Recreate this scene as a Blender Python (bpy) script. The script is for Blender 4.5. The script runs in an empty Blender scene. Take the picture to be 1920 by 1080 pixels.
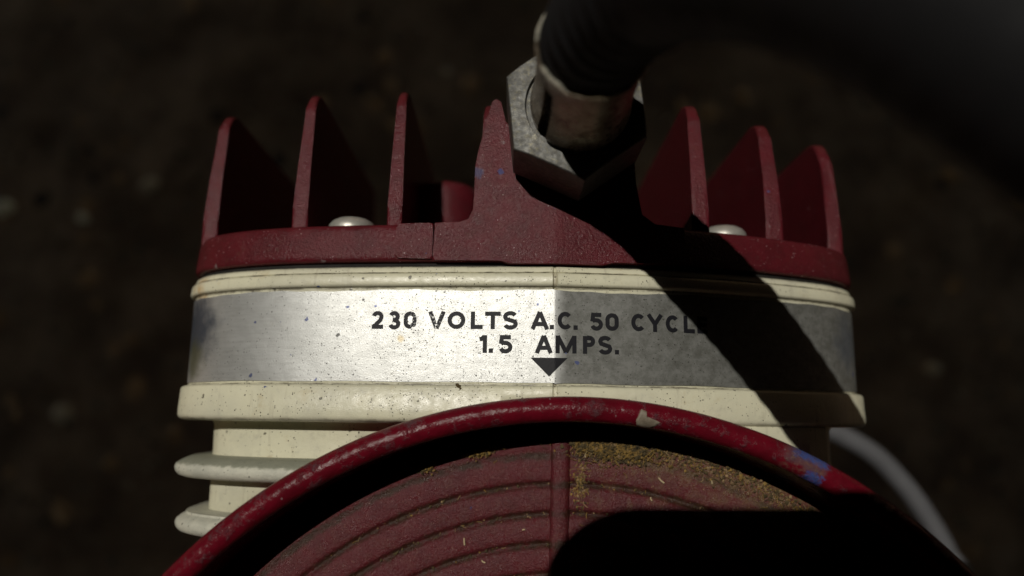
import bpy, bmesh, math, random
from mathutils import Vector, Matrix
C = bpy.context.collection
S = bpy.context.scene
random.seed(7)
MM = 0.001
R = math.radians

# ------------------------------------------------------------------ camera
CAM = Vector((0, 0, 100)) * MM
PITCH, ROLL = R(10), R(0.7)
cam = bpy.data.cameras.new('camera')
cam.lens = 26.0
cam.sensor_width = 36.0
cam.clip_start = 0.002
cam.clip_end = 50
cam.dof.use_dof = True
cam.dof.focus_distance = 0.1005
cam.dof.aperture_fstop = 8.7
cam.dof.aperture_blades = 0
cam_o = bpy.data.objects.new('camera', cam)
C.objects.link(cam_o)
CAM_M = Matrix.Translation(CAM) @ Matrix.Rotation(PITCH, 4, 'X') @ Matrix.Rotation(ROLL, 4, 'Z')
cam_o.matrix_world = CAM_M
S.camera = cam_o

# ------------------------------------------------------------------ light
SUN_D = Vector((0.25, -0.30, -1.0)).normalized()      # the way the sunlight travels
world = bpy.data.worlds.new('World')
S.world = world
world.use_nodes = True
wn = world.node_tree
wn.nodes.clear()
sky = wn.nodes.new('ShaderNodeTexSky')
sky.sky_type = 'NISHITA'
sky.sun_disc = False
sky.sun_elevation = math.asin(-SUN_D.z)
sky.sun_rotation = math.atan2(-SUN_D.x, -SUN_D.y)
bg = wn.nodes.new('ShaderNodeBackground')
bg.inputs[1].default_value = 0.15
wo = wn.nodes.new('ShaderNodeOutputWorld')
wn.links.new(sky.outputs[0], bg.inputs[0])
wn.links.new(bg.outputs[0], wo.inputs[0])
sun = bpy.data.lights.new('sun', 'SUN')
sun.energy = 3.6
sun.angle = R(0.53)
sun.color = (1.0, 0.955, 0.87)
sun_o = bpy.data.objects.new('sun', sun)
C.objects.link(sun_o)
sun_o.location = (-0.5, 0.6, 2.5)
sun_o.rotation_euler = SUN_D.to_track_quat('-Z', 'Y').to_euler()
S.view_settings.view_transform = 'Standard'
S.view_settings.look = 'None'
S.view_settings.exposure = -0.6
S.view_settings.gamma = 1.0
S.cycles.use_denoising = True
S.cycles.max_bounces = 8
S.cycles.caustics_reflective = False
S.cycles.caustics_refractive = False


# ------------------------------------------------------------------ node helpers
class NT:
    def __init__(s, name):
        s.m = bpy.data.materials.new(name)
        s.m.use_nodes = True
        s.t = s.m.node_tree
        s.t.nodes.clear()
        s.out = s.n('ShaderNodeOutputMaterial')
        s.b = s.n('ShaderNodeBsdfPrincipled')
        s.l(s.b.outputs[0], s.out.inputs[0])
        tc = s.n('ShaderNodeTexCoord')
        mp = s.n('ShaderNodeMapping')
        mp.inputs['Scale'].default_value = (1000, 1000, 1000)   # texture space in millimetres
        s.l(tc.outputs['Object'], mp.inputs[0])
        s.co = mp.outputs[0]

    def n(s, t):
        return s.t.nodes.new(t)

    def l(s, a, b):
        s.t.links.new(a, b)

    def put(s, v, sock):
        if hasattr(v, 'links'):
            s.l(v, sock)
        else:
            sock.default_value = v

    def noise(s, scale, detail=4, rough=.6, co=None, dist=0):
        n = s.n('ShaderNodeTexNoise')
        n.inputs['Scale'].default_value = scale
        n.inputs['Detail'].default_value = detail
        n.inputs['Roughness'].default_value = rough
        n.inputs['Distortion'].default_value = dist
        s.l(co or s.co, n.inputs['Vector'])
        return n.outputs[0]

    def voro(s, scale, co=None, feature='F1'):
        n = s.n('ShaderNodeTexVoronoi')
        n.feature = feature
        n.inputs['Scale'].default_value = scale
        s.l(co or s.co, n.inputs['Vector'])
        return n

    def math(s, op, a, b=0.0, c=0.0, clamp=False):
        n = s.n('ShaderNodeMath')
        n.operation = op
        n.use_clamp = clamp
        s.put(a, n.inputs[0]); s.put(b, n.inputs[1]); s.put(c, n.inputs[2])
        return n.outputs[0]

    def ramp(s, v, lo, hi, a=0.0, b=1.0):
        n = s.n('ShaderNodeMapRange')
        n.interpolation_type = 'SMOOTHSTEP'
        s.put(v, n.inputs[0])
        for i, x in enumerate((lo, hi, a, b)):
            s.put(x, n.inputs[i + 1])
        return n.outputs[0]

    def mix(s, f, a, b):
        n = s.n('ShaderNodeMix')
        n.data_type = 'RGBA'
        s.put(f, n.inputs[0])
        for v, sock in ((a, n.inputs[6]), (b, n.inputs[7])):
            if hasattr(v, 'links'):
                s.l(v, sock)
            else:
                sock.default_value = (*v, 1)
        return n.outputs[2]

    def sep(s, co=None):
        n = s.n('ShaderNodeSeparateXYZ')
        s.l(co or s.co, n.inputs[0])
        return n.outputs

    def bump(s, h, dist, strength=1.0, nrm=None):
        n = s.n('ShaderNodeBump')
        n.inputs['Strength'].default_value = strength
        n.inputs['Distance'].default_value = dist * MM
        s.put(h, n.inputs['Height'])
        if nrm is not None:
            s.l(nrm, n.inputs['Normal'])
        return n.outputs[0]

    def specks(s, scale, size, cut, co=None):
        """round-ish flecks: cells whose random value passes the cut, near their point"""
        w = s.n('ShaderNodeVectorMath'); w.operation = 'ADD'
        nn = s.n('ShaderNodeTexNoise'); nn.inputs['Scale'].default_value = scale * 1.7
        s.l(co or s.co, nn.inputs['Vector'])
        sc = s.n('ShaderNodeVectorMath'); sc.operation = 'SCALE'; sc.inputs['Scale'].default_value = .5 / scale
        s.l(nn.outputs[1], sc.inputs[0])
        s.l(co or s.co, w.inputs[0]); s.l(sc.outputs[0], w.inputs[1])
        v = s.voro(scale, w.outputs[0])
        sp = s.n('ShaderNodeSeparateColor'); s.l(v.outputs['Color'], sp.inputs[0])
        rad = s.math('MULTIPLY', sp.outputs[1], size)
        near = s.ramp(s.math('SUBTRACT', v.outputs['Distance'], rad), -.04, .03, 1, 0)
        return s.math('MULTIPLY', near, s.math('GREATER_THAN', sp.outputs[0], cut))

    def blob(s, c, r, soft=.5, wob=.6, ns=.5):
        """noisy patch round a point given in millimetres"""
        n = s.n('ShaderNodeVectorMath'); n.operation = 'DISTANCE'
        s.l(s.co, n.inputs[0]); n.inputs[1].default_value = c
        d = s.math('ADD', n.outputs['Value'], s.math('MULTIPLY', s.math('SUBTRACT', s.noise(ns, 5), .5), r * wob * 2))
        return s.ramp(d, r * (1 - soft), r, 1, 0)

    def set(s, **k):
        for a, v in k.items():
            a = a.replace('_', ' ')
            if isinstance(v, tuple):
                v = (*v, 1)
            s.put(v, s.b.inputs[a])
        return s.m


# ------------------------------------------------------------------ materials
SEAM = 5.9
MOT = (8.2, -67.1)       # motor axis


def m_cream():
    t = NT('cream_paint')
    x, y, z = t.sep()
    big = t.ramp(t.noise(.09, 3), .4, .75)
    col = t.mix(big, (.66, .635, .47), (.57, .55, .42))
    col = t.mix(t.math('MULTIPLY', t.ramp(t.noise(.22, 5, .7), .58, .8), .55), col, (.42, .31, .14))
    grey = t.ramp(t.noise(.5, 6, .75), .52, .8)
    col = t.mix(t.math('MULTIPLY', grey, .45), col, (.26, .25, .22))
    col = t.mix(t.blob((-46, 18.5, -12), 3.2, .8, .7, .6), col, (.5, .30, .10))
    col = t.mix(t.math('MULTIPLY', t.blob((-45.5, 3, -11), 1.6, .7, .9, .8), .7), col, (.34, .25, .12))
    dens = t.math('MULTIPLY', t.ramp(t.noise(.16, 2), .38, .62), t.ramp(x, -48, -8, .25, 1))
    dens = t.math('MULTIPLY', dens, t.ramp(x, 8, 22, 1, .35))
    cut = lambda k: t.math('SUBTRACT', 1, t.math('MULTIPLY', dens, k))
    sp = t.math('MAXIMUM', t.specks(2.4, .30, cut(.26)), t.specks(4.4, .40, cut(.42)))
    sp = t.math('MAXIMUM', sp, t.math('MULTIPLY', t.specks(.6, .17, .6), .9))
    col = t.mix(t.math('MULTIPLY', sp, .9), col, (.045, .037, .028))
    col = t.mix(t.specks(.42, .14, .8), col, (.03, .06, .22))
    col = t.mix(t.blob((-10.5, 20.0, -.6), .42, .4, .5, 2), col, (.03, .10, .35))
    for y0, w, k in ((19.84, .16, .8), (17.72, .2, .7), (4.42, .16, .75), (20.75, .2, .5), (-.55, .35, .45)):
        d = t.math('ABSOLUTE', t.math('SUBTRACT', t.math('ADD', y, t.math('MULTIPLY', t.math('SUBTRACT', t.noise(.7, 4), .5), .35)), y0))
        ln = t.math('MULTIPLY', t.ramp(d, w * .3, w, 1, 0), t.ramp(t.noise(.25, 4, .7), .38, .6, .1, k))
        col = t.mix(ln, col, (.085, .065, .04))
    d = t.math('ABSOLUTE', t.math('SUBTRACT', x, SEAM))
    col = t.mix(t.math('MULTIPLY', t.ramp(d, .1, .6, 1, 0), t.ramp(t.noise(.8, 4), .45, .6, 0, .5)), col, (.2, .15, .08))
    run = t.n('ShaderNodeMapping'); run.inputs['Scale'].default_value = (1.1, .12, .5); t.l(t.co, run.inputs[0])
    col = t.mix(t.math('MULTIPLY', t.ramp(t.noise(1, 4, .6, run.outputs[0]), .55, .75), .35), col, (.30, .26, .19))
    peel = t.noise(1.1, 3, .55)
    fine = t.noise(6, 3, .6)
    n1 = t.bump(peel, .05)
    n2 = t.bump(t.math('ADD', fine, t.math('MULTIPLY', sp, 2)), .022, 1, n1)
    rough = t.ramp(t.noise(.8, 4), .3, .75, .27, .48)
    return t.set(Base_Color=col, Roughness=rough, Normal=n2, Specular_IOR_Level=.5)


def m_casting():
    """chalkier cream of the cylinder fins"""
    t = NT('chalky_cream_casting')
    col = t.mix(t.ramp(t.noise(.35, 5, .7), .35, .7), (.56, .55, .455), (.43, .43, .36))
    col = t.mix(t.math('MULTIPLY', t.ramp(t.noise(.8, 6, .75), .58, .75), .55), col, (.16, .17, .13))
    col = t.mix(t.math('MULTIPLY', t.specks(1.5, .28, .6), .8), col, (.05, .05, .04))
    x, y, z = t.sep()
    yy = t.math('ADD', y, t.math('MULTIPLY', t.math('SUBTRACT', t.noise(.9, 5, .7), .5), 1.2))
    moss = t.math('MULTIPLY', t.ramp(yy, -7.3, -6.9), t.math('GREATER_THAN', y, -8))
    col = t.mix(t.math('MULTIPLY', moss, .75), col, (.17, .18, .13))
    return t.set(Base_Color=col, Roughness=.62, Normal=t.bump(t.noise(2.2, 5, .65), .09))


def red_base(t, dirt=.25):
    col = t.mix(t.ramp(t.noise(.3, 4), .35, .7), (.092, .009, .014), (.070, .0085, .012))
    col = t.mix(t.math('MULTIPLY', t.ramp(t.noise(3.4, 4, .7), .5, .75), .35), col, (.12, .024, .028))
    col = t.mix(t.math('MULTIPLY', t.ramp(t.noise(.7, 5, .7), .55, .8), dirt), col, (.09, .055, .035))
    col = t.mix(t.specks(.45, .13, .82), col, (.03, .045, .16))
    return col


def m_red():
    t = NT('red_wrinkle_paint')
    col = red_base(t, .35)
    col = t.mix(t.math('MULTIPLY', t.blob((-5.0, 34.0, 0), 1.0, .5, 1.0, 1.2), .7), col, (.05, .055, .13))
    col = t.mix(t.math('MULTIPLY', t.blob((-1.8, 34.2, 0), .55, .5, 1.0, 1.2), .8), col, (.03, .04, .15))
    chips = t.math('MULTIPLY', t.specks(.35, .16, .72), t.ramp(t.noise(2.2, 4), .4, .55))
    col = t.mix(t.math('MULTIPLY', chips, .8), col, (.20, .15, .15))
    w = t.specks(2.6, .3, .78)
    col = t.mix(t.math('MULTIPLY', w, .2), col, (.26, .13, .14))
    col = t.mix(t.math('MULTIPLY', t.specks(3.0, .24, .86), .75), col, (.48, .34, .36))  # pale flecks painted in place of small sparkling glints
    n1 = t.bump(t.noise(2.4, 3, .6), .12)
    n2 = t.bump(t.noise(5.5, 3, .65), .075, 1, n1)
    return t.set(Base_Color=col, Roughness=t.ramp(t.noise(1.3, 4), .3, .7, .14, .26), Normal=n2, Specular_IOR_Level=.2)


def m_rim():
    t = NT('red_gloss_enamel')
    col = t.mix(t.ramp(t.noise(.4, 4), .35, .7), (.115, .004, .011), (.085, .004, .009))
    scuff = t.math('MULTIPLY', t.ramp(t.noise(.45, 6, .75), .53, .68), .6)
    col = t.mix(scuff, col, (.08, .055, .062))
    col = t.mix(t.math('MULTIPLY', t.specks(1.3, .2, .86), .7), col, (.30, .22, .22))
    x, y, z = t.sep()
    dx = t.math('SUBTRACT', x, MOT[0]); dy = t.math('SUBTRACT', y, MOT[1])
    r = t.math('SQRT', t.math('ADD', t.math('MULTIPLY', dx, dx), t.math('MULTIPLY', dy, dy)))
    arc = t.math('MULTIPLY', t.math('ARCTAN2', dx, dy), 68.4)          # millimetres clockwise from the top of the rim
    wob = t.math('MULTIPLY', t.math('SUBTRACT', t.noise(1.3, 6, .75), .5), 3.2)
    aw = t.math('ADD', arc, wob)
    along = t.math('MULTIPLY', t.ramp(aw, 27.9, 29.6), t.ramp(aw, 32.9, 33.4, 1, 0))
    rw = t.math('ADD', r, t.math('MULTIPLY', wob, .5))
    side = t.math('MAXIMUM', t.ramp(rw, 68.8, 69.3), t.math('MULTIPLY', t.ramp(rw, 68.1, 67.8), t.ramp(aw, 30.6, 31.2)))
    scrape = t.math('MULTIPLY', t.ramp(aw, 26.8, 28.6), t.ramp(aw, 32.6, 33.4, 1, 0))
    col = t.mix(t.math('MULTIPLY', t.math('MULTIPLY', scrape, t.ramp(rw, 67.6, 68.3)), .6), col, (.075, .06, .07))
    col = t.mix(t.math('MULTIPLY', t.math('MULTIPLY', scrape, t.ramp(t.noise(1.6, 5, .7), .45, .6)), .7), col, (.13, .065, .05))
    col = t.mix(t.math('MULTIPLY', t.math('MULTIPLY', along, side), t.ramp(t.noise(2.4, 5, .7), .35, .55, .3, .85)), col, (.032, .07, .23))
    n1 = t.bump(t.math('ADD', t.noise(.9, 4, .6), t.math('MULTIPLY', scuff, .8)), .16)
    n2 = t.bump(t.noise(5, 3, .6), .02, 1, n1)
    return t.set(Base_Color=col, Roughness=t.math('ADD', t.math('MULTIPLY', scuff, .3), .24), Normal=n2, Specular_IOR_Level=.17)




def m_dish():
    t = NT('red_dusty_end_cover')
    x, y, z = t.sep()
    dx = t.math('SUBTRACT', x, MOT[0]); dy = t.math('SUBTRACT', y, MOT[1])
    r = t.math('SQRT', t.math('ADD', t.math('MULTIPLY', dx, dx), t.math('MULTIPLY', dy, dy)))
    col = red_base(t, .3)
    col = t.mix(t.math('MULTIPLY', t.ramp(t.noise(1.6, 5, .7), .45, .75), .5), col, (.13, .035, .03))
    # dirt that has settled in the grooves (one groove every 4 mm)
    g = t.math('ABSOLUTE', t.math('SUBTRACT', t.math('FRACT', t.math('DIVIDE', t.math('ADD', r, t.math('MULTIPLY', t.math('SUBTRACT', t.noise(.8, 5), .5), 1.4)), 4.0)), .5))
    gm = t.math('MULTIPLY', t.ramp(g, .20, .05), t.ramp(t.noise(.35, 4), .28, .55))
    col = t.mix(t.math('MULTIPLY', gm, .85), col, (.026, .015, .007))
    # sandy dust on the right hand half, thick along the wall
    right = t.ramp(x, 8, 16)
    wall = t.math('MULTIPLY', t.ramp(t.math('ADD', r, t.math('MULTIPLY', t.math('SUBTRACT', t.noise(.5, 5), .5), 5)), 58, 64), right)
    col = t.mix(t.math('MULTIPLY', wall, t.ramp(t.noise(1.4, 6, .8), .38, .62, .1, .85)), col, (.15, .095, .042))
    dust = t.math('MULTIPLY', t.ramp(t.noise(.5, 6, .75), .46, .7), t.math('ADD', t.math('MULTIPLY', right, .45), .12))
    col = t.mix(dust, col, (.13, .075, .04))
    col = t.mix(t.math('MULTIPLY', t.specks(3.1, .3, .78), .5), col, (.26, .15, .10))
    col = t.mix(t.ramp(t.noise(4.5, 4, .7), .52, .70, 0, .6), col, (.035, .010, .010))
    n1 = t.bump(t.noise(3.0, 4, .65), .17)
    n2 = t.bump(t.noise(6.5, 3, .65), .10, 1, n1)
    return t.set(Base_Color=col, Roughness=t.ramp(t.noise(1.2, 4), .3, .7, .2, .42), Normal=n2, Specular_IOR_Level=.35)


def m_foil():
    t = NT('silver_foil_label')
    x, y, z = t.sep()
    cloud = t.ramp(t.noise(.17, 5, .65), .35, .7)
    brush = t.n('ShaderNodeMapping'); brush.inputs['Scale'].default_value = (.25, 3.0, .25); t.l(t.co, brush.inputs[0])
    col = t.mix(cloud, (.53, .535, .52), (.465, .47, .455))
    col = t.mix(t.math('MULTIPLY', t.ramp(t.noise(1, 4, .6, brush.outputs[0]), .4, .7), .35), col, (.36, .36, .34))
    col = t.mix(t.math('MULTIPLY', t.ramp(t.noise(.6, 6, .75), .58, .80), .4), col, (.30, .27, .21))
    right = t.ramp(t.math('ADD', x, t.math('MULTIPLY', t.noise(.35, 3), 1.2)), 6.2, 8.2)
    tone_mask = t.math('MULTIPLY', right, t.ramp(t.noise(.7, 6, .8), .3, .7, .68, .9))
    col = t.mix(tone_mask, col, (.062, .062, .05))  # darker foil tone right of the seam
    dens = t.math('MULTIPLY', t.ramp(t.noise(.2, 3), .34, .58, .25, 1), t.math('MULTIPLY', t.ramp(x, -34, -12, .22, 1), t.ramp(x, 5.8, 6.4, 1, .35)))
    cut = lambda k: t.math('SUBTRACT', 1, t.math('MULTIPLY', dens, k))
    sp = t.math('MAXIMUM', t.specks(2.6, .32, cut(.30)), t.specks(4.6, .42, cut(.62)))
    sp = t.math('MAXIMUM', sp, t.math('MULTIPLY', t.specks(.6, .15, .7), .85))
    col = t.mix(t.math('MULTIPLY', sp, .92), col, (.03, .027, .022))
    col = t.mix(t.math('MULTIPLY', t.specks(.5, .16, .7), .8), col, (.04, .06, .20))
    col = t.mix(t.math('MULTIPLY', t.blob((-47.5, 12.8, -12), 8.0, .75, .45, .35), .92), col, (.045, .065, .10))
    col = t.mix(t.math('MULTIPLY', t.blob((-47, 8.0, -12), 4.4, .8, .45, .45), .75), col, (.13, .14, .07))
    col = t.mix(t.math('MULTIPLY', t.blob((52, 12, -15), 6, .8, .5, .4), .6), col, (.06, .075, .10))
    col = t.mix(t.math('MULTIPLY', t.blob((-15.3, 10.6, -1.6), .7, .7, .8, 1), .5), col, (.45, .33, .12))
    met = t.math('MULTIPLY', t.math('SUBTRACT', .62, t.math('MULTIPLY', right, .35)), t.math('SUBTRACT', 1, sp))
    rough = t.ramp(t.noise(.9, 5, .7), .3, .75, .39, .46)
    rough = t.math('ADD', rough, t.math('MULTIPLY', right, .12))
    n1 = t.bump(t.noise(.22, 2, .5), .07)
    n2 = t.bump(t.noise(7, 4, .7), .03, 1, n1)
    return t.set(Base_Color=col, Metallic=met, Roughness=rough, Normal=n2)


def m_ink():
    t = NT('black_printed_ink')
    # rubbed thin in small spots; glare fading on two characters cut in as holes
    x, y, z = t.sep()
    rub_glare = t.math('MULTIPLY', t.ramp(t.math('ABSOLUTE', t.math('SUBTRACT', x, -12.0)), 1.6, 3.2, 1, 0), t.ramp(y, 11.7, 11.9))
    thr = t.math('SUBTRACT', .70, t.math('MULTIPLY', rub_glare, .17))
    hole = t.ramp(t.math('SUBTRACT', t.noise(3.4, 5, .7), thr), 0, .05)
    tr = t.n('ShaderNodeBsdfTransparent')
    mx = t.n('ShaderNodeMixShader')
    t.l(hole, mx.inputs[0]); t.l(t.b.outputs[0], mx.inputs[1]); t.l(tr.outputs[0], mx.inputs[2])
    t.l(mx.outputs[0], t.out.inputs[0])
    return t.set(Base_Color=(.010, .010, .013), Roughness=.5, Specular_IOR_Level=.18, Normal=t.bump(t.noise(5, 3), .02))


def m_steel():
    t = NT('dull_plated_steel')
    col = t.mix(t.ramp(t.noise(.6, 5, .7), .35, .7), (.105, .105, .10), (.06, .058, .052))
    col = t.mix(t.math('MULTIPLY', t.ramp(t.noise(1.8, 6, .75), .5, .7), .6), col, (.19, .17, .10))
    col = t.mix(t.math('MULTIPLY', t.specks(2.5, .35, .6), .7), col, (.07, .06, .05))
    return t.set(Base_Color=col, Metallic=.75, Roughness=t.ramp(t.noise(1.5, 5), .3, .7, .42, .6),
                 Normal=t.bump(t.noise(3.2, 5, .7), .05))


def m_brass():
    t = NT('tarnished_nickel_ferrule')
    col = t.mix(t.ramp(t.noise(.35, 5, .7, None, .6), .35, .65), (.33, .29, .23), (.15, .11, .075))
    col = t.mix(t.math('MULTIPLY', t.ramp(t.noise(1.5, 6, .75), .5, .7), .6), col, (.42, .36, .26))
    x, y, z = t.sep()
    tone_mask = t.ramp(t.math('ADD', z, t.math('MULTIPLY', t.noise(.9, 3), .5)), 26.95, 27.1)
    col = t.mix(tone_mask, col, (.80, .76, .62))  # paler worn lip, its sunlit line also put into the colour
    return t.set(Base_Color=col, Metallic=.7, Roughness=t.ramp(t.noise(1.1, 5), .3, .7, .2, .4),
                 Normal=t.bump(t.noise(1.4, 5, .6), .06))


def m_zinc():
    t = NT('zinc_screw')
    col = t.mix(t.noise(.8, 4), (.62, .60, .54), (.42, .40, .35))
    return t.set(Base_Color=col, Metallic=.55, Roughness=.42, Normal=t.bump(t.noise(2, 4), .05))


def m_rubber():
    t = NT('black_hose_rubber')
    return t.set(Base_Color=t.mix(t.noise(.4, 4), (.006, .006, .0065), (.010, .010, .011)), Roughness=t.ramp(t.noise(.5, 5), .3, .7, .6, .8),
                 Normal=t.bump(t.noise(2, 4), .05), Specular_IOR_Level=.15)


def m_simple(name, a, b, scale, rough, bd=.05, bs=2.0, spec=.5):
    t = NT(name)
    return t.set(Base_Color=t.mix(t.ramp(t.noise(scale, 5, .65), .3, .7), a, b), Roughness=rough,
                 Normal=t.bump(t.noise(bs, 5, .65), bd), Specular_IOR_Level=spec)


M = dict(cream=m_cream(), casting=m_casting(), red=m_red(), rim=m_rim(), dish=m_dish(), foil=m_foil(), ink=m_ink(),
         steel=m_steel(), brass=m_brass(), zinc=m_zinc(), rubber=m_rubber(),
         gasket=m_simple('black_gasket', (.012, .011, .010), (.022, .02, .018), .6, .8, .05, 2, .2),
         cable=m_simple('grey_cable_sheath', (.085, .085, .09), (.07, .07, .075), .2, .6),
         phone=m_simple('dark_phone_glass', (.02, .02, .022), (.024, .024, .026), .1, .2, .0),
         chip=m_simple('bare_filler', (.24, .20, .15), (.15, .12, .085), .9, .55, .1, 1.5),
         moss_a=m_simple('ochre_moss', (.27, .165, .036), (.15, .095, .03), .8, .9, .1),
         moss_b=m_simple('brown_moss', (.10, .07, .024), (.055, .04, .018), .8, .95, .1),
         straw=m_simple('pale_straw', (.55, .45, .28), (.42, .32, .17), .8, .7, .05),
         pebble=m_simple('pale_pebble', (.85, .64, .34), (.66, .48, .26), .12, .8, .2, .5),
         pebble_b=m_simple('brown_pebble', (.62, .40, .19), (.42, .26, .12), .12, .8, .2, .5),
         ground=m_simple('dark_earth', (.42, .23, .105), (.19, .10, .046), .03, .95, 1.0, .25, .1),
         timber=m_simple('blocker_timber', (.05, .035, .025), (.03, .022, .016), .01, .85, .3, .05))


# ------------------------------------------------------------------ mesh helpers
def finish(name, bm, mat, parent=None, angle=32, wn=False):
    bmesh.ops.recalc_face_normals(bm, faces=bm.faces)
    lim = R(angle)
    for f in bm.faces:
        f.smooth = True
    for e in bm.edges:
        if len(e.link_faces) == 2:
            e.smooth = e.calc_face_angle(0) < lim
    me = bpy.data.meshes.new(name)
    bm.to_mesh(me)
    bm.free()
    for m_ in (mat if isinstance(mat, (list, tuple)) else [mat]):
        me.materials.append(m_)
    o = bpy.data.objects.new(name, me)
    C.objects.link(o)
    if wn:
        w = o.modifiers.new('weighted_normal', 'WEIGHTED_NORMAL')
        w.keep_sharp = True
    attach(o, parent)
    return o


def world_of(o):
    m = Matrix.Translation(o.location)
    return world_of(o.parent) @ m if o.parent and o.parent.type == 'EMPTY' else m


def attach(o, parent):
    if parent is not None:
        o.parent = parent
        if parent.type == 'EMPTY':
            o.matrix_parent_inverse = Matrix.Translation(-parent.location)


def empty(name, loc, parent=None):
    o = bpy.data.objects.new(name, None)
    o.empty_display_size = .01
    C.objects.link(o)
    o.location = Vector(loc) * MM
    return o


def tag(o, label=None, cat=None, group=None, kind=None):
    for k, v in (('label', label), ('category', cat), ('group', group), ('kind', kind)):
        if v:
            o[k] = v
    return o


def V(bm, p):
    return bm.verts.new((p[0] * MM, p[1] * MM, p[2] * MM))


def rings(bm, rs, closed=True, cap0=False, cap1=False):
    vs = [[V(bm, p) for p in r] for r in rs]
    n = len(vs[0])
    for a, b in zip(vs, vs[1:]):
        for i in range(n if closed else n - 1):
            j = (i + 1) % n
            bm.faces.new((a[i], a[j], b[j], b[i]))
    if cap0:
        bm.faces.new(vs[0])
    if cap1:
        bm.faces.new(vs[-1])
    return vs


def lathe(bm, prof, c, axis='Z', seg=96, a0=0, a1=2 * math.pi, cap=False):
    full = abs(a1 - a0 - 2 * math.pi) < 1e-6
    n = seg if full else seg + 1
    rs = []
    for r, h in prof:
        ring = []
        for i in range(n):
            a = a0 + (a1 - a0) * i / seg
            u, v = r * math.cos(a), r * math.sin(a)
            ring.append((c[0] + u, c[1] + v, c[2] + h) if axis == 'Z' else (c[0] + u, c[1] + h, c[2] + v))
        rs.append(ring)
    return rings(bm, rs, full, cap, cap)


def catmull(pts, step):
    out = []
    P = [Vector(p) for p in pts]
    P = [P[0] * 2 - P[1]] + P + [P[-1] * 2 - P[-2]]
    for i in range(1, len(P) - 2):
        a, b, c, d = P[i - 1:i + 3]
        n = max(2, int((c - b).length / step))
        for k in range(n):
            t = k / n
            out.append(.5 * (2 * b + (c - a) * t + (2 * a - 5 * b + 4 * c - d) * t * t + (3 * b - a - 3 * c + d) * t ** 3))
    out.append(P[-2])
    return out


def tube(bm, path, rad, seg=24):
    rs = []
    up = Vector((0, 1, .2)).normalized()
    for i, p in enumerate(path):
        t = (path[min(i + 1, len(path) - 1)] - path[max(i - 1, 0)]).normalized()
        up = (up - t * up.dot(t)).normalized()
        s = t.cross(up)
        r = rad(i) if callable(rad) else rad
        rs.append([tuple(p + (up * math.cos(a) + s * math.sin(a)) * r) for a in [2 * math.pi * k / seg for k in range(seg)]])
    rings(bm, rs, True, True, True)


# ------------------------------------------------------------------ plan contour of the cylinder body (x, z in mm)
SEAM = 5.9
Lp = [(SEAM, 0), (-10, -1.1), (-24, -2.5), (-34, -4.4), (-42.4, -7.6), (-48, -12), (-50.5, -18), (-51.2, -30)]
Rp = [(SEAM, 0), (20, -1.6), (32, -4.6), (43, -8.8), (50.5, -13.2), (55, -19), (56, -30)]
BACK = [(56, -30), (54, -50), (44, -64), (25, -72), (3, -74), (-20, -72), (-38, -64), (-49.5, -50), (-51.2, -30)]
lc = [(p.x, p.y) for p in catmull([(a, b, 0) for a, b in Lp], .7)]
rc = [(p.x, p.y) for p in catmull([(a, b, 0) for a, b in Rp], .7)]
bc = [(p.x, p.y) for p in catmull([(a, b, 0) for a, b in BACK], 3)]
near_l = [(SEAM - d, -d * (1.1 / 15.9)) for d in (.12, .3)]
near_r = [(SEAM + d, -d * (1.6 / 14.1)) for d in (.12, .3)]
CON = [lc[0]] + near_r + rc[1:] + bc[1:-1] + lc[:0:-1] + near_l[::-1]
FRONT = lc[:0:-1] + near_l[::-1] + [lc[0]] + near_r + rc[1:]      # left to right


def zc(x):
    """front surface height of the contour at x"""
    best = None
    for (x0, z0), (x1, z1) in zip(FRONT, FRONT[1:]):
        if x0 <= x <= x1:
            return z0 + (z1 - z0) * (x - x0) / max(1e-9, x1 - x0)
    return -20


def normals(c, closed=True):
    out = []
    n = len(c)
    for i in range(n):
        a = c[i - 1] if (closed or i) else c[i]
        b = c[(i + 1) % n] if (closed or i < n - 1) else c[i]
        dx, dz = b[0] - a[0], b[1] - a[1]
        l = math.hypot(dx, dz) or 1
        out.append((dz / l, -dx / l))
    return out


CN = normals(CON)
# outward test: at the seam the normal must face +z
if CN[0][1] < 0:
    CN = [(-a, -b) for a, b in CN]


def ring_at(y, out, notch=0.0, clampx=None, wav=0.0, seed=0.0):
    r = []
    for (x, z), (nx, nz) in zip(CON, CN):
        o = out
        if notch and abs(x - SEAM) < .16 and z > -1:
            o -= notch
        if wav:
            o += wav * math.sin(x * .9 + seed + y * 2) * math.sin(x * .37 + seed * 2)
        px = x + nx * o
        if clampx is not None:
            px = min(px, clampx)
        r.append((px, y, z + nz * o))
    return r


def loft(name, prof, mat, parent, notch=0.0, clampx=None, cap0=True, cap1=True, angle=40):
    bm = bmesh.new()
    rings(bm, [ring_at(y, o, notch, clampx) for y, o in prof], True, cap0, cap1)
    return finish(name, bm, mat, parent, angle)


# ------------------------------------------------------------------ the compressor
comp = empty('air_compressor', (MOT[0], MOT[1], -228))
tag(comp, 'dark red and cream air compressor with finned head and silver rating label', 'air compressor')

block = loft('cylinder_block', [
    (20.9, -6), (20.9, -1.0), (20.82, -.45), (20.6, -.12), (20.3, .06), (19.95, .14), (19.84, .02), (19.74, .30), (19.6, .5), (19.3, .62),
    (18.3, .72), (18.05, .62), (17.9, .35), (17.82, .0), (17.6, -.05), (4.62, -.05), (4.5, .12), (4.38, .12), (4.3, .55), (4.15, .85), (3.9, 1.0),
    (1.0, 1.15), (.1, 1.15), (-.35, 1.0), (-.62, .6), (-.75, .1), (-.8, -.6), (-.8, -3.4), (-.85, -3.9), (-1.4, -4.2), (-5, -4.3), (-40, -4.5)],
    M['cream'], comp, .35)

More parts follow.
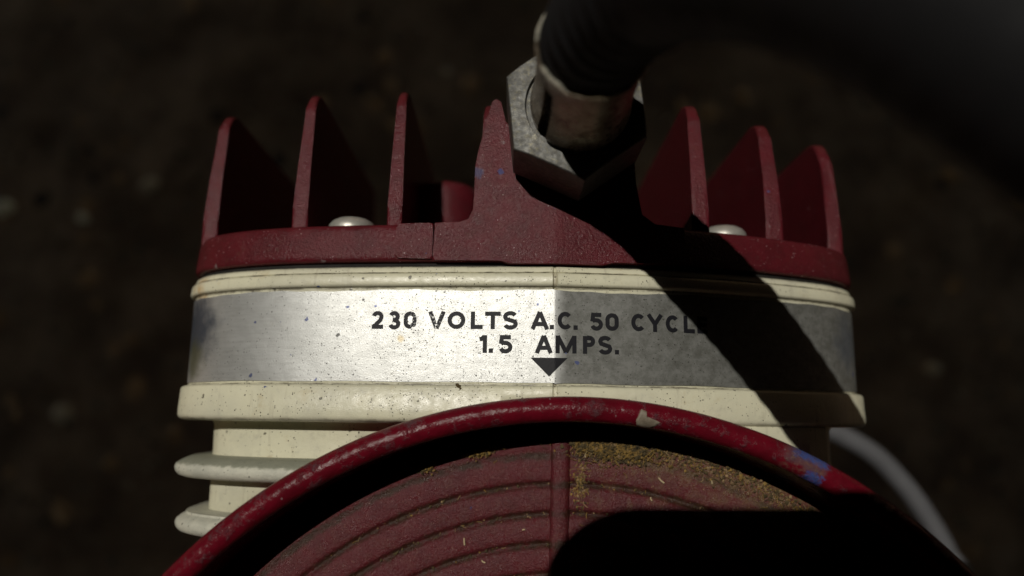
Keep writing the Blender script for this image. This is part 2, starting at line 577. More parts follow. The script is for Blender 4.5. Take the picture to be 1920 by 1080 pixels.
for y0, bo in ((-6.4, .9), (-14.4, .2), (-22.2, .2)):
    loft('cooling_fin', [(y0 + .5, -5), (y0 + .3, -1.2), (y0, bo - 1.4), (y0 - .35, bo - .7), (y0 - .8, bo - .15), (y0 - 1.3, bo), (y0 - 1.9, bo - .15), (y0 - 2.4, bo - .6), (y0 - 2.7, bo - 1.4), (y0 - 2.9, bo - 3), (y0 - 3.0, -5)],
         M['casting'], block, 0, 40)

# solid web that closes the fin gaps behind the motor
bm = bmesh.new()
web = []
for y, o in ((-.4, .2), (-.9, .55), (-2, .6), (-8, .6), (-40, .5)):
    row = []
    N = 40
    lx = -17.5 - max(0, -y) * .9
    for i in range(N + 1):
        x = lx + (46 - lx) * i / N
        e = min(1, (x - lx) / 2.2)
        row.append((x, y, zc(x) + o - 5.5 * (1 - math.sin(e * math.pi / 2))))
    row += [(46, y, -45), (lx, y, -45)]
    web.append(row)
rings(bm, web, True, True, True)
finish('web', bm, M['cream'], block, 40)

# the motor housing stands in front of the body: take its round out of the body, its fins and the web
bm = bmesh.new()
lathe(bm, [(.01, -62), (68.7, -62), (68.7, 40), (.01, 40)], (MOT[0], MOT[1], 0), seg=180, cap=True)
cutter = finish('cutter', bm, M['cream'])
for o in [block] + list(block.children):
    md = o.modifiers.new('cut', 'BOOLEAN')
    md.operation = 'DIFFERENCE'
    md.solver = 'MANIFOLD'
    md.object = cutter
bpy.context.view_layer.update()
dg = bpy.context.evaluated_depsgraph_get()
new = [(o, bpy.data.meshes.new_from_object(o.evaluated_get(dg))) for o in [block] + list(block.children)]
for o, me in new:
    o.modifiers.clear()
    me.name = o.name
    o.data = me
bpy.data.objects.remove(cutter)


def keep_largest(o):
    if not o.data.vertices:
        return
    bm = bmesh.new()
    bm.from_mesh(o.data)
    left, parts = set(bm.verts), []
    while left:
        st, grp = [left.pop()], []
        while st:
            v = st.pop()
            grp.append(v)
            for e in v.link_edges:
                w = e.other_vert(v)
                if w in left:
                    left.discard(w)
                    st.append(w)
        parts.append(grp)
    parts.sort(key=len)
    for grp in parts[:-1]:
        bmesh.ops.delete(bm, geom=grp, context='VERTS')
    bm.to_mesh(o.data)
    bm.free()


for o in [block] + list(block.children):
    keep_largest(o)


# ---- rating label: a thin foil following the front
bm = bmesh.new()
FN = normals(FRONT, False)
if FN[len(lc)][1] < 0:
    FN = [(-a, -b) for a, b in FN]
sel = [i for i, (x, z) in enumerate(FRONT) if z > -26]


def lab_row(f, o):
    r = []
    for i in sel:
        (x, z), (nx, nz) = FRONT[i], FN[i]
        r.append((x + nx * o, f(x), z + nz * o))
    return r


top = lambda x: 17.38 + .10 * math.sin(x * .31) - (.12 if x > SEAM else 0) + .05 * math.sin(x * 1.3)
bot = lambda x: 4.78 - .05 * math.sin(x * .4 + 1) - (.10 if x > SEAM else 0) - .06 * math.exp(-((x - SEAM) / .5) ** 2)
rs = [lab_row(top, .02), lab_row(top, .14)]
for k in range(1, 12):
    f = k / 12
    rs.append(lab_row(lambda x: top(x) + (bot(x) - top(x)) * f, .15))
rs += [lab_row(bot, .14), lab_row(bot, .02)]
rings(bm, rs, False)
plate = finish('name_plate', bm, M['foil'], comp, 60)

# ---- printing: stroked glyphs laid on the label
A = lambda cx, cy, rx, ry, a, b, n=14: [(cx + rx * math.cos(R(a + (b - a) * i / n)), cy + ry * math.sin(R(a + (b - a) * i / n))) for i in range(n + 1)]
W_ = .24


def glyph(ch, w):
    """strokes in a box w wide and 1 high (w in cap heights), stroke centre lines"""
    h = W_ / 2
    l, r, m = h, w - h, w / 2
    if ch == '1':
        return [[(m + .06, 0), (m + .06, 1)], [(m + .02, .93), (m - .10, .80), (m - .24, .77)]]
    if ch == '2':
        return [A(m, .70, m - h, .21, 170, -20) + [(r - .06, .50), (l + .05, .16)], [(l - h + .02, h), (w, h)]]
    if ch == '3':
        return [A(m - .02, .705, m - h - .03, .20, 160, -80) + [(m - .1, .515)], [(m - .1, .515), (m, .515)] + A(m, .29, m - h, .205, 75, -165)]
    if ch in '0O':
        rx = m - h
        k = .14 if ch == '0' else .0
        return [[*A(m, .5 + k, rx, .5 - h - k, 0, 180, 18), *A(m, .5 - k, rx, .5 - h - k, 180, 360, 18), (m + rx, .5 + k)]]
    if ch == 'C':
        return [A(m + .02, .5, m - h, .5 - h, 42, 318, 26)]
    if ch == 'S':
        return [A(m, .70, m - h - .01, .21, 25, 180, 12) + [(l + .06, .58), (m, .505), (r - .05, .43)] + A(m, .30, m - h, .21, 5, -160, 14)]
    if ch == '5':
        return [[(r + .03, 1 - h), (l + .07, 1 - h), (l + .02, .50)], [(l + .02, .50), (l + .12, .575)] + A(m, .325, m - h, .235, 95, -160, 18)]
    if ch == 'V':
        return [[(h * .9, 1), (m, .02)], [(w - h * .9, 1), (m, .02)]]
    if ch == 'A':
        return [[(h * .9, 0), (m, .98)], [(w - h * .9, 0), (m, .98)], [(w * .25, .30), (w * .75, .30)]]
    if ch == 'L':
        return [[(l, 1), (l, 0)], [(l, h), (w, h)]]
    if ch == 'T':
        return [[(0, 1 - h), (w, 1 - h)], [(m, 1), (m, 0)]]
    if ch == 'Y':
        return [[(h * .8, 1), (m, .44)], [(w - h * .8, 1), (m, .44)], [(m, .5), (m, 0)]]
    if ch == 'E':
        return [[(l, 1), (l, 0)], [(l, h), (w, h)], [(l, .51), (w * .94, .51)], [(l, 1 - h), (w, 1 - h)]]
    if ch == 'M':
        return [[(l, 0), (l, 1)], [(r, 0), (r, 1)], [(l, .97), (m, .06)], [(r, .97), (m, .06)]]
    if ch == 'P':
        return [[(l, 0), (l, 1)], [(l, 1 - h), (m + .02, 1 - h)] + A(m + .02, .705, m - h - .02, .2, 90, -90, 12) + [(l, .505)]]
    if ch == '.':
        return [[(m, 0), (m, W_ * 1.05)]]
    return []


H_CAP = 2.42
row1 = [('2', -19.4, -17.75), ('3', -17.05, -15.35), ('0', -14.9, -13.1), ('V', -11.5, -9.1), ('O', -8.8, -6.35), ('L', -5.6, -3.95), ('T', -3.65, -1.5),
        ('S', -1.2, .85), ('A', 2.6, 5.1), ('.', 5.2, 5.75), ('C', 6.2, 8.3), ('.', 8.45, 9.0), ('5', 10.7, 12.5), ('0', 12.85, 14.7), ('C', 16.4, 18.45),
        ('Y', 18.65, 20.95), ('C', 21.3, 23.3), ('L', 23.95, 25.6), ('E', 25.95, 27.5)]
row2 = [('1', -4.5, -3.0), ('.', -3.05, -2.5), ('5', -1.75, .15), ('A', 3.2, 5.6), ('M', 5.98, 8.85), ('P', 9.72, 11.4), ('S', 11.8, 13.75), ('.', 14.1, 14.7)]


def stroke_quads(bm, pts, ox, oy, lift):
    # offset polyline both sides with mitred joins, densified, projected on the label front
    P = []
    for a, b in zip(pts, pts[1:]):
        n = max(1, int(math.hypot(b[0] - a[0], b[1] - a[1]) / .14))
        P += [(a[0] + (b[0] - a[0]) * i / n, a[1] + (b[1] - a[1]) * i / n) for i in range(n)]
    P.append(pts[-1])
    closed = math.hypot(P[0][0] - P[-1][0], P[0][1] - P[-1][1]) < 1e-6
    if closed:
        P = P[:-1]
    n = len(P)
    lft, rgt = [], []
    for i in range(n):
        a = P[i - 1] if (i or closed) else P[i]
        b = P[i]
        c = P[(i + 1) % n] if (i < n - 1 or closed) else P[i]
        d1 = Vector((b[0] - a[0], b[1] - a[1])); d2 = Vector((c[0] - b[0], c[1] - b[1]))
        if d1.length < 1e-9: d1 = d2.copy()
        if d2.length < 1e-9: d2 = d1.copy()
        d1.normalize(); d2.normalize()
        t = (d1 + d2)
        t = t.normalized() if t.length > 1e-6 else d1
        k = 1 / max(.5, t.dot(d1))
        nx, ny = -t.y * k * W_ / 2, t.x * k * W_ / 2
        for lst, s in ((lft, 1), (rgt, -1)):
            x = ox + (b[0] + nx * s) * H_CAP
            y = oy + (b[1] + ny * s) * H_CAP
            lst.append(V(bm, (x, y, zc(x) + .15 + lift)))
    for i in range(n if closed else n - 1):
        j = (i + 1) % n
        try:
            bm.faces.new((lft[i], lft[j], rgt[j], rgt[i]))
        except ValueError:
            pass


bm = bmesh.new()
lift = .03
for row, oy in ((row1, 11.98), (row2, 8.74)):
    for ch, x0, x1 in row:
        for s in glyph(ch, (x1 - x0) / H_CAP):
            stroke_quads(bm, s, x0, oy + random.uniform(-.02, .02), lift)
            lift = .03 + (lift - .03 + .0031) % .0155     # crossing strokes never share a plane
for f in bm.faces:
    if f.normal.z < 0:
        f.normal_flip()
me = bpy.data.meshes.new('lettering'); bm.to_mesh(me); bm.free(); me.materials.append(M['ink'])
o = bpy.data.objects.new('lettering', me); C.objects.link(o); attach(o, plate)
# arrow mark
bm = bmesh.new()
rows = []
for k in range(9):
    f = k / 8
    y = 8.12 - 2.5 * f
    hw = 2.48 * (1 - f) + .03
    rows.append([(5.12 + hw * (i / 12 * 2 - 1), y, zc(5.12 + hw * (i / 12 * 2 - 1)) + .19) for i in range(13)])
rings(bm, rows, False)
for f in bm.faces:
    f.normal_update()
    if f.normal.z < 0:
        f.normal_flip()
me = bpy.data.meshes.new('arrow_mark'); bm.to_mesh(me); bm.free(); me.materials.append(M['ink'])
o = bpy.data.objects.new('arrow_mark', me); C.objects.link(o); attach(o, plate)

# ---- gasket and head
loft('gasket', [(20.85, -3), (20.85, -.75), (21.55, -.75), (21.55, -3)], M['gasket'], comp)
head = loft('cylinder_head', [
    (21.45, -8), (21.45, -.5), (21.5, -.15), (21.65, .12), (21.95, .28), (22.4, .30), (25.6, .0), (26.3, -.12), (26.75, -.32), (27.0, -.7), (27.08, -1.2), (27.1, -8)],
    M['red'], comp)


def fin(x, zf, top, zb, t0, t1, lean=2.2, rr=4.0, parent=head):
    """cooling fin: a tapering plate standing on the head, its front corner rounded"""
    y0 = 26.0
    out = [(zf, y0), (zf - .1 * lean, y0 + 4), (zf - .45 * lean, y0 + 11)]
    for i in range(9):
        a = R(i * 90 / 8)
        out.append((zf - lean - rr + rr * math.cos(a) * .98, top - rr * 1.25 + rr * 1.25 * math.sin(a)))
    out += [(zb, top - .5), (zb, y0)]
    bm = bmesh.new()
    vs = []
    for s in (-1, 1):
        vs.append([V(bm, (x + s * (t0 + (t1 - t0) * (y - y0) / (top - y0)) / 2, y, z)) for z, y in out])
    n = len(out)
    for i in range(n):
        j = (i + 1) % n
        bm.faces.new((vs[0][i], vs[0][j], vs[1][j], vs[1][i]))
    bm.faces.new(vs[0]); bm.faces.new(vs[1][::-1])
    ed = [e for e in bm.edges if all(len(f.verts) > 4 or True for f in e.link_faces) and any(len(f.verts) > 4 for f in e.link_faces)]
    bmesh.ops.bevel(bm, geom=ed, offset=.55 * MM, segments=3, profile=.6, affect='EDGES', clamp_overlap=True)
    return finish('cooling_fin', bm, M['red'], parent, 35, True)


for x, top, t0, t1 in ((-47.4, 49.4, 2.5, 1.4), (-31.2, 49.9, 2.4, 1.3), (-17.0, 49.8, 2.3, 1.25)):
    fin(x, zc(x) - 1.0, top, -58, t0, t1)
for x, top, t0, t1 in ((27.4, 48.8, 2.6, 1.7), (39.6, 47.4, 2.7, 1.8), (51.8, 46.9, 2.4, 1.8)):
    fin(x, zc(x) - 1.0, top, -58, t0, t1)
fin(-3.6, -3.0, 47.0, -58, 3.2, 1.6, 1.0, 3.0)

# ---- boss that carries the outlet fitting
NX, NY = 8.4, 39.4
bm = bmesh.new()
TOPL = [(-10.9, 26.9), (-7.4, 27.0), (-6.2, 27.4), (-5.6, 28.8), (-5.5, 31), (-5.4, 35.2), (-5.0, 37.6), (-4.4, 40), (-3.7, 43), (-3.2, 45), (-2.6, 45.5), (-1.9, 45), (-1.2, 42),
        (0, 40.5), (8, 40), (14, 40.5), (17.2, 38), (17.4, 33), (18.2, 28.5), (20, 27.2), (24.4, 26.9)]
BOTL = [(-10.9, 21.55), (-1.5, 21.45), (-.5, 21.05), (12.5, 21.0), (14, 21.4), (24.4, 21.6)]


def lerp_at(tab, x):
    for (a, b), (c, d) in zip(tab, tab[1:]):
        if a <= x <= c:
            return b + (d - b) * (x - a) / (c - a)




def raised(bm, topl, botl, n, lift, back, bev):
    xa, xb = topl[0][0], topl[-1][0]
    gx = sorted(set([a for a, b in topl] + [xa + (xb - xa) * i / n for i in range(n + 1)]))
    gx = [x for i, x in enumerate(gx) if i == 0 or x - gx[i - 1] > .03]
    cols = []
    for x in gx:
        y0_, y1_ = lerp_at(botl, x), lerp_at(topl, x)
        cols.append([(x, y0_ + (y1_ - y0_) * k / 14, zc(x) + lift - max(0, y0_ + (y1_ - y0_) * k / 14 - 34) * .06) for k in range(15)])
    rings(bm, cols, False)
    bd = [e for e in bm.edges if len(e.link_faces) == 1]
    ex = bmesh.ops.extrude_edge_only(bm, edges=bd)
    for v in [g_ for g_ in ex['geom'] if isinstance(g_, bmesh.types.BMVert)]:
        v.co.z = back * MM
    isb = lambda v: abs(v.co.z - back * MM) < 1e-6
    ed = [e for e in bm.edges if len(e.link_faces) == 2 and any(isb(v) for f in e.link_faces for v in f.verts) and not any(isb(v) for v in e.verts)]
    bmesh.ops.bevel(bm, geom=ed, offset=bev * MM, segments=3, profile=.55, affect='EDGES', clamp_overlap=True)


raised(bm, TOPL, BOTL, 56, .62, -26, .3)
boss = finish('fitting_boss', bm, M['red'], head, 35, True)
bm = bmesh.new()
raised(bm, [(-16.4, 26.6), (-16.1, 26.85), (-11.4, 26.9), (-11.18, 26.8)], [(-16.4, 22.2), (-16.1, 21.9), (-11.4, 21.75), (-11.18, 21.8)], 12, .58, -3, .4)
finish('raised_pad', bm, M['red'], head, 35, True)
bm = bmesh.new()
lathe(bm, [(8.2, -12), (8.0, .9), (7.8, 1.2), (0.5, 1.2)], (NX, NY, 0), seg=64)
finish('seat', bm, M['red'], head)
# second boss deep between the fins
bm = bmesh.new()
lathe(bm, [(6.8, 26), (6.6, 38.6), (6.3, 39.6), (5.6, 40.2), (.3, 40.2)], (-12.6, 0, -28), 'Y', 40)
finish('valve_boss', bm, M['red'], head)

# ---- head screws
for x, z in ((-24.4, -9.4), (32.6, -11.6)):
    bm = bmesh.new()
    lathe(bm, [(3.55, 27.0), (3.6, 27.9), (3.45, 28.5), (3.0, 29.05), (2.3, 29.45), (1.4, 29.65), (.1, 29.7)], (x, 0, z), 'Y', 40)
    finish('screw', bm, M['zinc'], head, 50)

# ------------------------------------------------------------------ motor housing
bm = bmesh.new()
bead = [(68.4 + 1.65 * math.cos(R(a)), 2.0 + 1.65 * math.sin(R(a))) for a in range(-30, 215, 12)]
lathe(bm, [(66.5, -200), (68.6, -190), (69.2, -20), (69.4, -1)] + bead + [(66.9, -.5), (66.6, -6), (66.2, -9.5)], (MOT[0], MOT[1], 0), seg=360)
rim = finish('rim', bm, M['rim'], comp, 60)
bm = bmesh.new()
prof = [(66.3, -9.2), (65.4, -8.4), (64.6, -8.15)]
r = 64.4
while r > 16:
    ph = ((r - 58.0) / 4.0) % 1.0               # grooves at 58, 54, 50 ... a rounded land between
    d = min(ph, 1 - ph)
    g = math.exp(-(d / .10) ** 2)
    land = .22 * math.sin(math.pi * ph)
    prof.append((r, -8.2 + (64 - r) * .045 + land - .5 * g * (1 if r < 60.5 else 0)))
    r -= .25
prof += [(14, -5.5), (8, -5.3), (.2, -5.3)]
lathe(bm, prof, (MOT[0], MOT[1], 0), seg=360)
dish = finish('end_cover', bm, M['dish'], comp, 60)
# radial rib
bm = bmesh.new()
rr = []
for r_ in [65 - i * 1.5 for i in range(32)]:
    zb = -8.2 + (64 - r_) * .045
    hgt = .95 if r_ < 63.5 else .6
    cx = MOT[0] - .85 - (65 - r_) * .02
    rr.append([(cx + a, MOT[1] + r_, zb + b * hgt) for a, b in ((-1.65, -.9), (-1.45, .1), (-1.25, .72), (-.95, .95), (-.5, 1.03), (.4, 1.0), (.85, .82), (1.25, .3), (1.6, -.9))])
rings(bm, rr, False)
finish('rib', bm, M['dish'], dish, 50)
# foot plate so the motor stands on the ground
bm = bmesh.new()
lathe(bm, [(.2, -228), (60, -228), (61, -227), (61, -206), (60, -200), (40, -199)], (MOT[0], MOT[1], 0), seg=96)
finish('base', bm, M['gasket'], comp)
# chip of bare filler where the enamel has broken off the rim
bm = bmesh.new()
ang = [(-.25, 1.0), (.45, .85), (.5, .35), (1.5, .15), (2.4, -.05), (1.9, -.6), (1.2, -1.1), (.3, -1.25), (-.55, -.9), (-.75, -.2), (-.5, .35)]
cxr = 17.0
th0 = math.atan2(math.sqrt(68.4 ** 2 - (cxr - MOT[0]) ** 2), cxr - MOT[0])
ma, mb = sum(a for a, b in ang) / len(ang), sum(b for a, b in ang) / len(ang)


def chip_pt(a, b, lift):
    th = th0 - a / 68.4
    beta = R(112 - b * 44)
    rad_ = 68.4 + (1.65 + lift) * math.cos(beta)
    return (MOT[0] + rad_ * math.cos(th), MOT[1] + rad_ * math.sin(th), 2.0 + (1.65 + lift) * math.sin(beta))


dense = [(a0 + (a1 - a0) * k / 3, b0 + (b1 - b0) * k / 3) for (a0, b0), (a1, b1) in zip(ang, ang[1:] + ang[:1]) for k in range(3)]
rings(bm, [[chip_pt(ma + (a - ma) * f, mb + (b - mb) * f, l) for a, b in dense] for f, l in ((1, .0), (.97, .07), (.75, .09), (.5, .08), (.25, .09), (.04, .09))], True, False, True)
finish('bare_chip', bm, M['chip'], rim, 80)

# ------------------------------------------------------------------ hose with its fitting
hose = empty('air_hose', (NX, NY, 3.1))
tag(hose, 'black rubber air hose with hexagonal nut and split metal ferrule on the red head', 'hose')
bm = bmesh.new()
AP = 8.55
N6 = 120
z0, z1, rcf = 1.3, 11.4, 9.0


def hexr(a):
    k = ((a - R(36)) % R(60)) - R(30)
    return AP / math.cos(k)


ths = [2 * math.pi * i / N6 + R(36) for i in range(N6)]
hx = []
for zz, f in ((z0, .97), (z0 + .4, 1.0)):
    hx.append([(NX - .45 + hexr(a) * f * math.cos(a), NY + hexr(a) * f * math.sin(a), zz) for a in ths])
hx.append([(NX - .45 + hexr(a) * math.cos(a), NY + hexr(a) * math.sin(a), z1 - max(0, hexr(a) - rcf) * .75 - .12) for a in ths])
hx.append([(NX - .45 + (hexr(a) - .15) * math.cos(a), NY + (hexr(a) - .15) * math.sin(a), z1 - max(0, hexr(a) - rcf) * .70) for a in ths])
hx.append([(NX - .45 + 8.2 * math.cos(a), NY + 8.2 * math.sin(a), z1) for a in ths])
hx.append([(NX - .45 + 6.6 * math.cos(a), NY + 6.6 * math.sin(a), z1 + .05) for a in ths])
hx.append([(NX - .45 + 6.4 * math.cos(a), NY + 6.4 * math.sin(a), z1 - .6) for a in ths])
rings(bm, hx, True, True, True)
finish('hex_nut', bm, M['steel'], hose, 28)


def split_tube(bm, r_in, prof, a0, a1, seg, wob):
    rs = []
    ti = [(r_in, prof[-1][1] - .15), (r_in, prof[0][1])]
    full = a1 - a0 >= 2 * math.pi - 1e-6
    n = seg if full else seg + 1
    for r_, z_ in prof + ti + [prof[0]]:
        ring = []
        for i in range(n):
            a = a0 + (a1 - a0) * i / seg
            w = wob * (math.sin(3 * a + 1) * .3 + math.sin(7 * a) * .2 + math.sin(17 * a + 2) * .14) if z_ > 25 else 0
            ring.append((NX + r_ * math.cos(a), NY + r_ * math.sin(a), z_ + w))
        rs.append(ring)
    vs = rings(bm, rs, full)
    if not full:
        for i in (0, -1):
            try:
                bm.faces.new([v[i] for v in vs[:-1]])
            except ValueError:
                pass


bm = bmesh.new()
SL = R(219)
split_tube(bm, 5.35, [(6.35, 11.2), (6.4, 12.4), (6.1, 15), (5.95, 19), (6.0, 23.2)], SL + .13, SL + 2 * math.pi - .13, 110, 0)
split_tube(bm, 5.82, [(6.0, 23.15), (6.05, 25.0), (6.25, 26.5), (6.34, 26.75), (6.30, 26.95), (6.15, 27.05), (5.95, 27.0)], 0, 2 * math.pi, 120, .95)
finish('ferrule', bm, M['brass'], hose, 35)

hp = catmull([(NX, NY, 8), (NX, NY, 20), (NX + .2, NY, 28.5), (NX + 2.2, NY - .7, 37), (13.8, 36.4, 46.5), (19.4, 31.5, 54.5), (24.6, 25.5, 59.5), (31.2, 18, 62), (38, 12.8, 62), (52, 4, 60), (80, -12, 40), (112, -38, -30), (136, -66, -140),
              (160, -86, -214), (215, -120, -222), (330, -220, -222)], .45)
for _ in range(60):
    hp = hp[:60] + [(hp[i - 1] + hp[i] * 2 + hp[i + 1]) / 4 for i in range(60, len(hp) - 1)] + hp[-1:]
bm = bmesh.new()
tube(bm, hp, lambda i: 5.3 + min(1, max(0, (i - 30) / 14)) * .5 + min(1, max(0, (i - 60) / 30)) * .75 + ((.26 if i < 75 else .07) * math.sin(i * 1.1) if i < 400 else 0), 48)
finish('rubber_tube', bm, M['rubber'], hose, 60)

# ------------------------------------------------------------------ grey cable at the right
cp = catmull([(30, 6, -70), (56, 3, -72), (70, -1.0, -70), (75.5, -3.2, -70), (82, -7.2, -70), (87.5, -13, -70), (92.3, -20, -70), (96.3, -28, -70), (99, -36, -72), (100, -60, -110), (96, -100, -200), (110, -150, -225), (160, -260, -225)], 1.0)
bm = bmesh.new()
tube(bm, cp, 2.3, 20)
tag(finish('power_cable', bm, M['cable'], None, 60), 'thick grey cable curving down behind the right side of the round red motor rim', 'cable')

# ------------------------------------------------------------------ debris
def flake(bm, p, s, rnd, mi, flat=.5):
    a = rnd.uniform(0, 6.28)
    n = 5
    base = [V(bm, (p[0] + s * rnd.uniform(.5, 1.1) * math.cos(a + k * 6.283 / n), p[1] + s * rnd.uniform(.5, 1.1) * math.sin(a + k * 6.283 / n), p[2] + rnd.uniform(-.25, .35) * s)) for k in range(n)]
    tp = V(bm, (p[0] + rnd.uniform(-.3, .3) * s, p[1] + rnd.uniform(-.3, .3) * s, p[2] + s * flat * rnd.uniform(.6, 1.4)))
    for k in range(n):
        f = bm.faces.new((base[k], base[(k + 1) % n], tp))
        f.material_index = mi


def thread(bm, p, ln, wd, rnd, mi):
    a = rnd.uniform(0, 6.28)
    d = Vector((math.cos(a), math.sin(a), rnd.uniform(-.1, .4)))
    s = Vector((-math.sin(a), math.cos(a), 0)) * wd
    u = Vector((0, 0, wd))
    P = Vector(p)
    b = rnd.uniform(-.3, .3) * ln
    pts = [P - d * ln / 2, P + s / wd * b * .4, P + d * ln / 2]
    rs = [[tuple(q + s), tuple(q + u), tuple(q - s)] for q in pts]
    vs = [[V(bm, q) for q in r_] for r_ in rs]
    for x, y in zip(vs, vs[1:]):
        for i in range(3):
            f = bm.faces.new((x[i], x[(i + 1) % 3], y[(i + 1) % 3], y[i]))
            f.material_index = mi


rnd = random.Random(3)
bm = bmesh.new()


def dish_z(r_):
    return -8.1 + (64 - r_) * .045


def at_polar(deg, r_, h=0):
    a = R(91.8 - deg)
    return (MOT[0] + r_ * math.cos(a), MOT[1] + r_ * math.sin(a), dish_z(r_) + h)


# the thick ochre bank right of the rib, thinning clockwise; little clumps left of it
for k in range(420):          # the bank itself: coarse crusty clumps piled against the wall
    g = rnd.random()
    if g < .6:
        d = rnd.gauss(7.5, 2.8); r_ = 64.4 - abs(rnd.gauss(0, 1.0)); big = 1.0
    elif g < .9:
        d = rnd.uniform(11, 36); r_ = 64.9 - abs(rnd.gauss(0, .9)); big = .75
    else:
        d = rnd.choice((-9.5, -16.5, -10.5)) + rnd.gauss(0, .6); r_ = 64.0 - abs(rnd.gauss(0, .4)); big = .8
    flake(bm, at_polar(d, r_, rnd.uniform(-.1, .7) * big), rnd.uniform(.25, .6) * big, rnd, rnd.choice((0, 1, 1, 1, 3)), 1.0)
for k in range(3000):
    g = rnd.random()
    if g < .42:
        d = rnd.gauss(7.5, 2.6); r_ = 64.2 - abs(rnd.gauss(0, 1.2)); h = rnd.uniform(0, .9); mi = 0 if rnd.random() < .6 else 1
    elif g < .66:
        d = rnd.uniform(3, 34); r_ = 64.6 - abs(rnd.gauss(0, 1.0)); h = rnd.uniform(0, .5); mi = rnd.choice((0, 1, 1, 3))
    elif g < .73:
        d = rnd.gauss(-9.5, 1.0) ; r_ = 63.9 - abs(rnd.gauss(0, .5)); h = rnd.uniform(0, .7); mi = rnd.choice((0, 0, 1))
    elif g < .78:
        d = rnd.gauss(-16.5, .7); r_ = 63.8 - abs(rnd.gauss(0, .5)); h = rnd.uniform(0, .7); mi = rnd.choice((0, 1, 1))
    elif g < .85:
        d = rnd.gauss(3.6, .5); r_ = rnd.gauss(58.5, 1.8); h = 0.1; mi = rnd.choice((0, 0, 1, 3))
    else:
        d = rnd.uniform(-45, 34); r_ = rnd.choice((58, 54, 50, 46)) + rnd.gauss(0, .35); h = -.35; mi = rnd.choice((1, 1, 1, 3, 0))
    p = at_polar(d, r_, h)
    if rnd.random() < .45:
        thread(bm, p, rnd.uniform(.3, 1.1), rnd.uniform(.035, .07), rnd, mi)
    else:
        flake(bm, p, rnd.uniform(.08, .26), rnd, mi, .8)
for k in range(420):           # sandy grains along the wall and the right hand lands
    d = rnd.uniform(6, 36); r_ = 64.3 - abs(rnd.gauss(0, 2.6))
    flake(bm, at_polar(d, r_, .1), rnd.uniform(.05, .13), rnd, rnd.choice((1, 3, 3)), .8)
for d, r_, ln in ((14.5, 60.2, 1.0), (13.6, 57.4, .5), (-14.2, 52.2, .9), (-5.0, 52.2, .4), (-12, 49, .6), (4.2, 62.3, 1.0), (21, 62, .5)):
    thread(bm, at_polar(d, r_, .35), ln, .10, rnd, 2)
me = bpy.data.meshes.new('moss_debris'); bm.to_mesh(me); bm.free()
sand = m_simple('sandy_grit', (.30, .20, .10), (.20, .13, .06), 1.0, .9, .1)
for m_ in (M['moss_a'], M['moss_b'], M['straw'], sand):
    me.materials.append(m_)
o = bpy.data.objects.new('moss_debris', me); C.objects.link(o)
tag(o, 'ochre moss and grit gathered inside the red rim against its wall', 'debris', kind='stuff')

# crumb stuck at the lower edge of the label
bm = bmesh.new()
rnd = random.Random(12)
for dx, dy, s in ((0, 0, .42), (.25, -.3, .3), (-.3, .28, .22), (.12, -.55, .16), (-.1, .1, .34)):
    flake(bm, (-7.0 + dx, 4.15 + dy, zc(-7) + .95), s, rnd, 0, 1.1)
tag(finish('dirt_crumb', bm, M['moss_b'], None, 20), 'small dark crumb of dirt stuck just below the silver label', 'dirt')

# ------------------------------------------------------------------ ground
GZ = -228
bm = bmesh.new()
rnd = random.Random(5)
n = 120
half = 600
xs = [(-half + 2 * half * i / n) for i in range(n + 1)]
import mathutils
rows = []
for y in xs:
    row = []
    for x in xs:
        p = Vector((x * .012, y * .012, 0))
        h = mathutils.noise.fractal(p, 1.0, 2.0, 5) * 5 + mathutils.noise.noise(p * 7) * 2.0
        if math.hypot(x - MOT[0], y - MOT[1]) < 75:
            h = min(h, -.5)
        row.append((x, y, GZ + h - 3))
    rows.append(row)
rings(bm, rows, False)
g = finish('ground', bm, M['ground'], None, 180)
tag(g, 'dark earth far below the compressor', None, kind='structure')
# outer skirt of the yard, slightly lower
bm = bmesh.new()
q = [V(bm, p) for p in ((-2500, -2500, GZ - 14), (2500, -2500, GZ - 14), (2500, 2500, GZ - 14), (-2500, 2500, GZ - 14))]
bm.faces.new(q)
tag(finish('terrain', bm, M['ground']), 'dark earth floor around the compressor', None, kind='structure')


def pebble(p, s, mat, label, cat, seed, flat=.5):
    rnd = random.Random(seed)
    bm = bmesh.new()
    bmesh.ops.create_icosphere(bm, subdivisions=3, radius=1)
    off = Vector((rnd.uniform(0, 50), rnd.uniform(0, 50), 0))
    for v in bm.verts:
        v.co *= 1 + .35 * mathutils.noise.noise(v.co * 1.3 + off) + .12 * mathutils.noise.noise(v.co * 4 + off)
        v.co = Vector((v.co.x * s, v.co.y * s * rnd.uniform(.78, .8), v.co.z * s * flat)) * MM
    o = finish('pebble', bm, mat, None, 60)
    o.location = Vector(p) * MM
    tag(o, label, cat, 'pebbles and chips lying on the dark ground')


pebble((-234, 92, GZ + 1), 5.0, M['pebble'], 'brightest pale pebble on the dark ground at the left border of the photo', 'pebble', 1)
pebble((-196, 88, GZ + 1), 2.6, M['pebble'], 'small pale pebble just right of the brightest one on the dark ground', 'pebble', 2)
pebble((-167, 104, GZ + 1), 4.0, M['pebble_b'], 'dull brown chip on the ground beside the leftmost red fin', 'pebble', 3, .3)
pebble((-195, 0, GZ + 1), 4.6, M['pebble_b'], 'brown chip on the ground left of the cream lower flange', 'pebble', 4, .3)
pebble((186, 24, GZ + 1), 3.2, M['pebble_b'], 'brown chip on the ground right of the silver label end', 'pebble', 5, .4)
pebble((-32, 161, GZ + 1), 2.2, M['pebble_b'], 'tiny brown chip on the ground above the tall red fins', 'pebble', 6, .4)

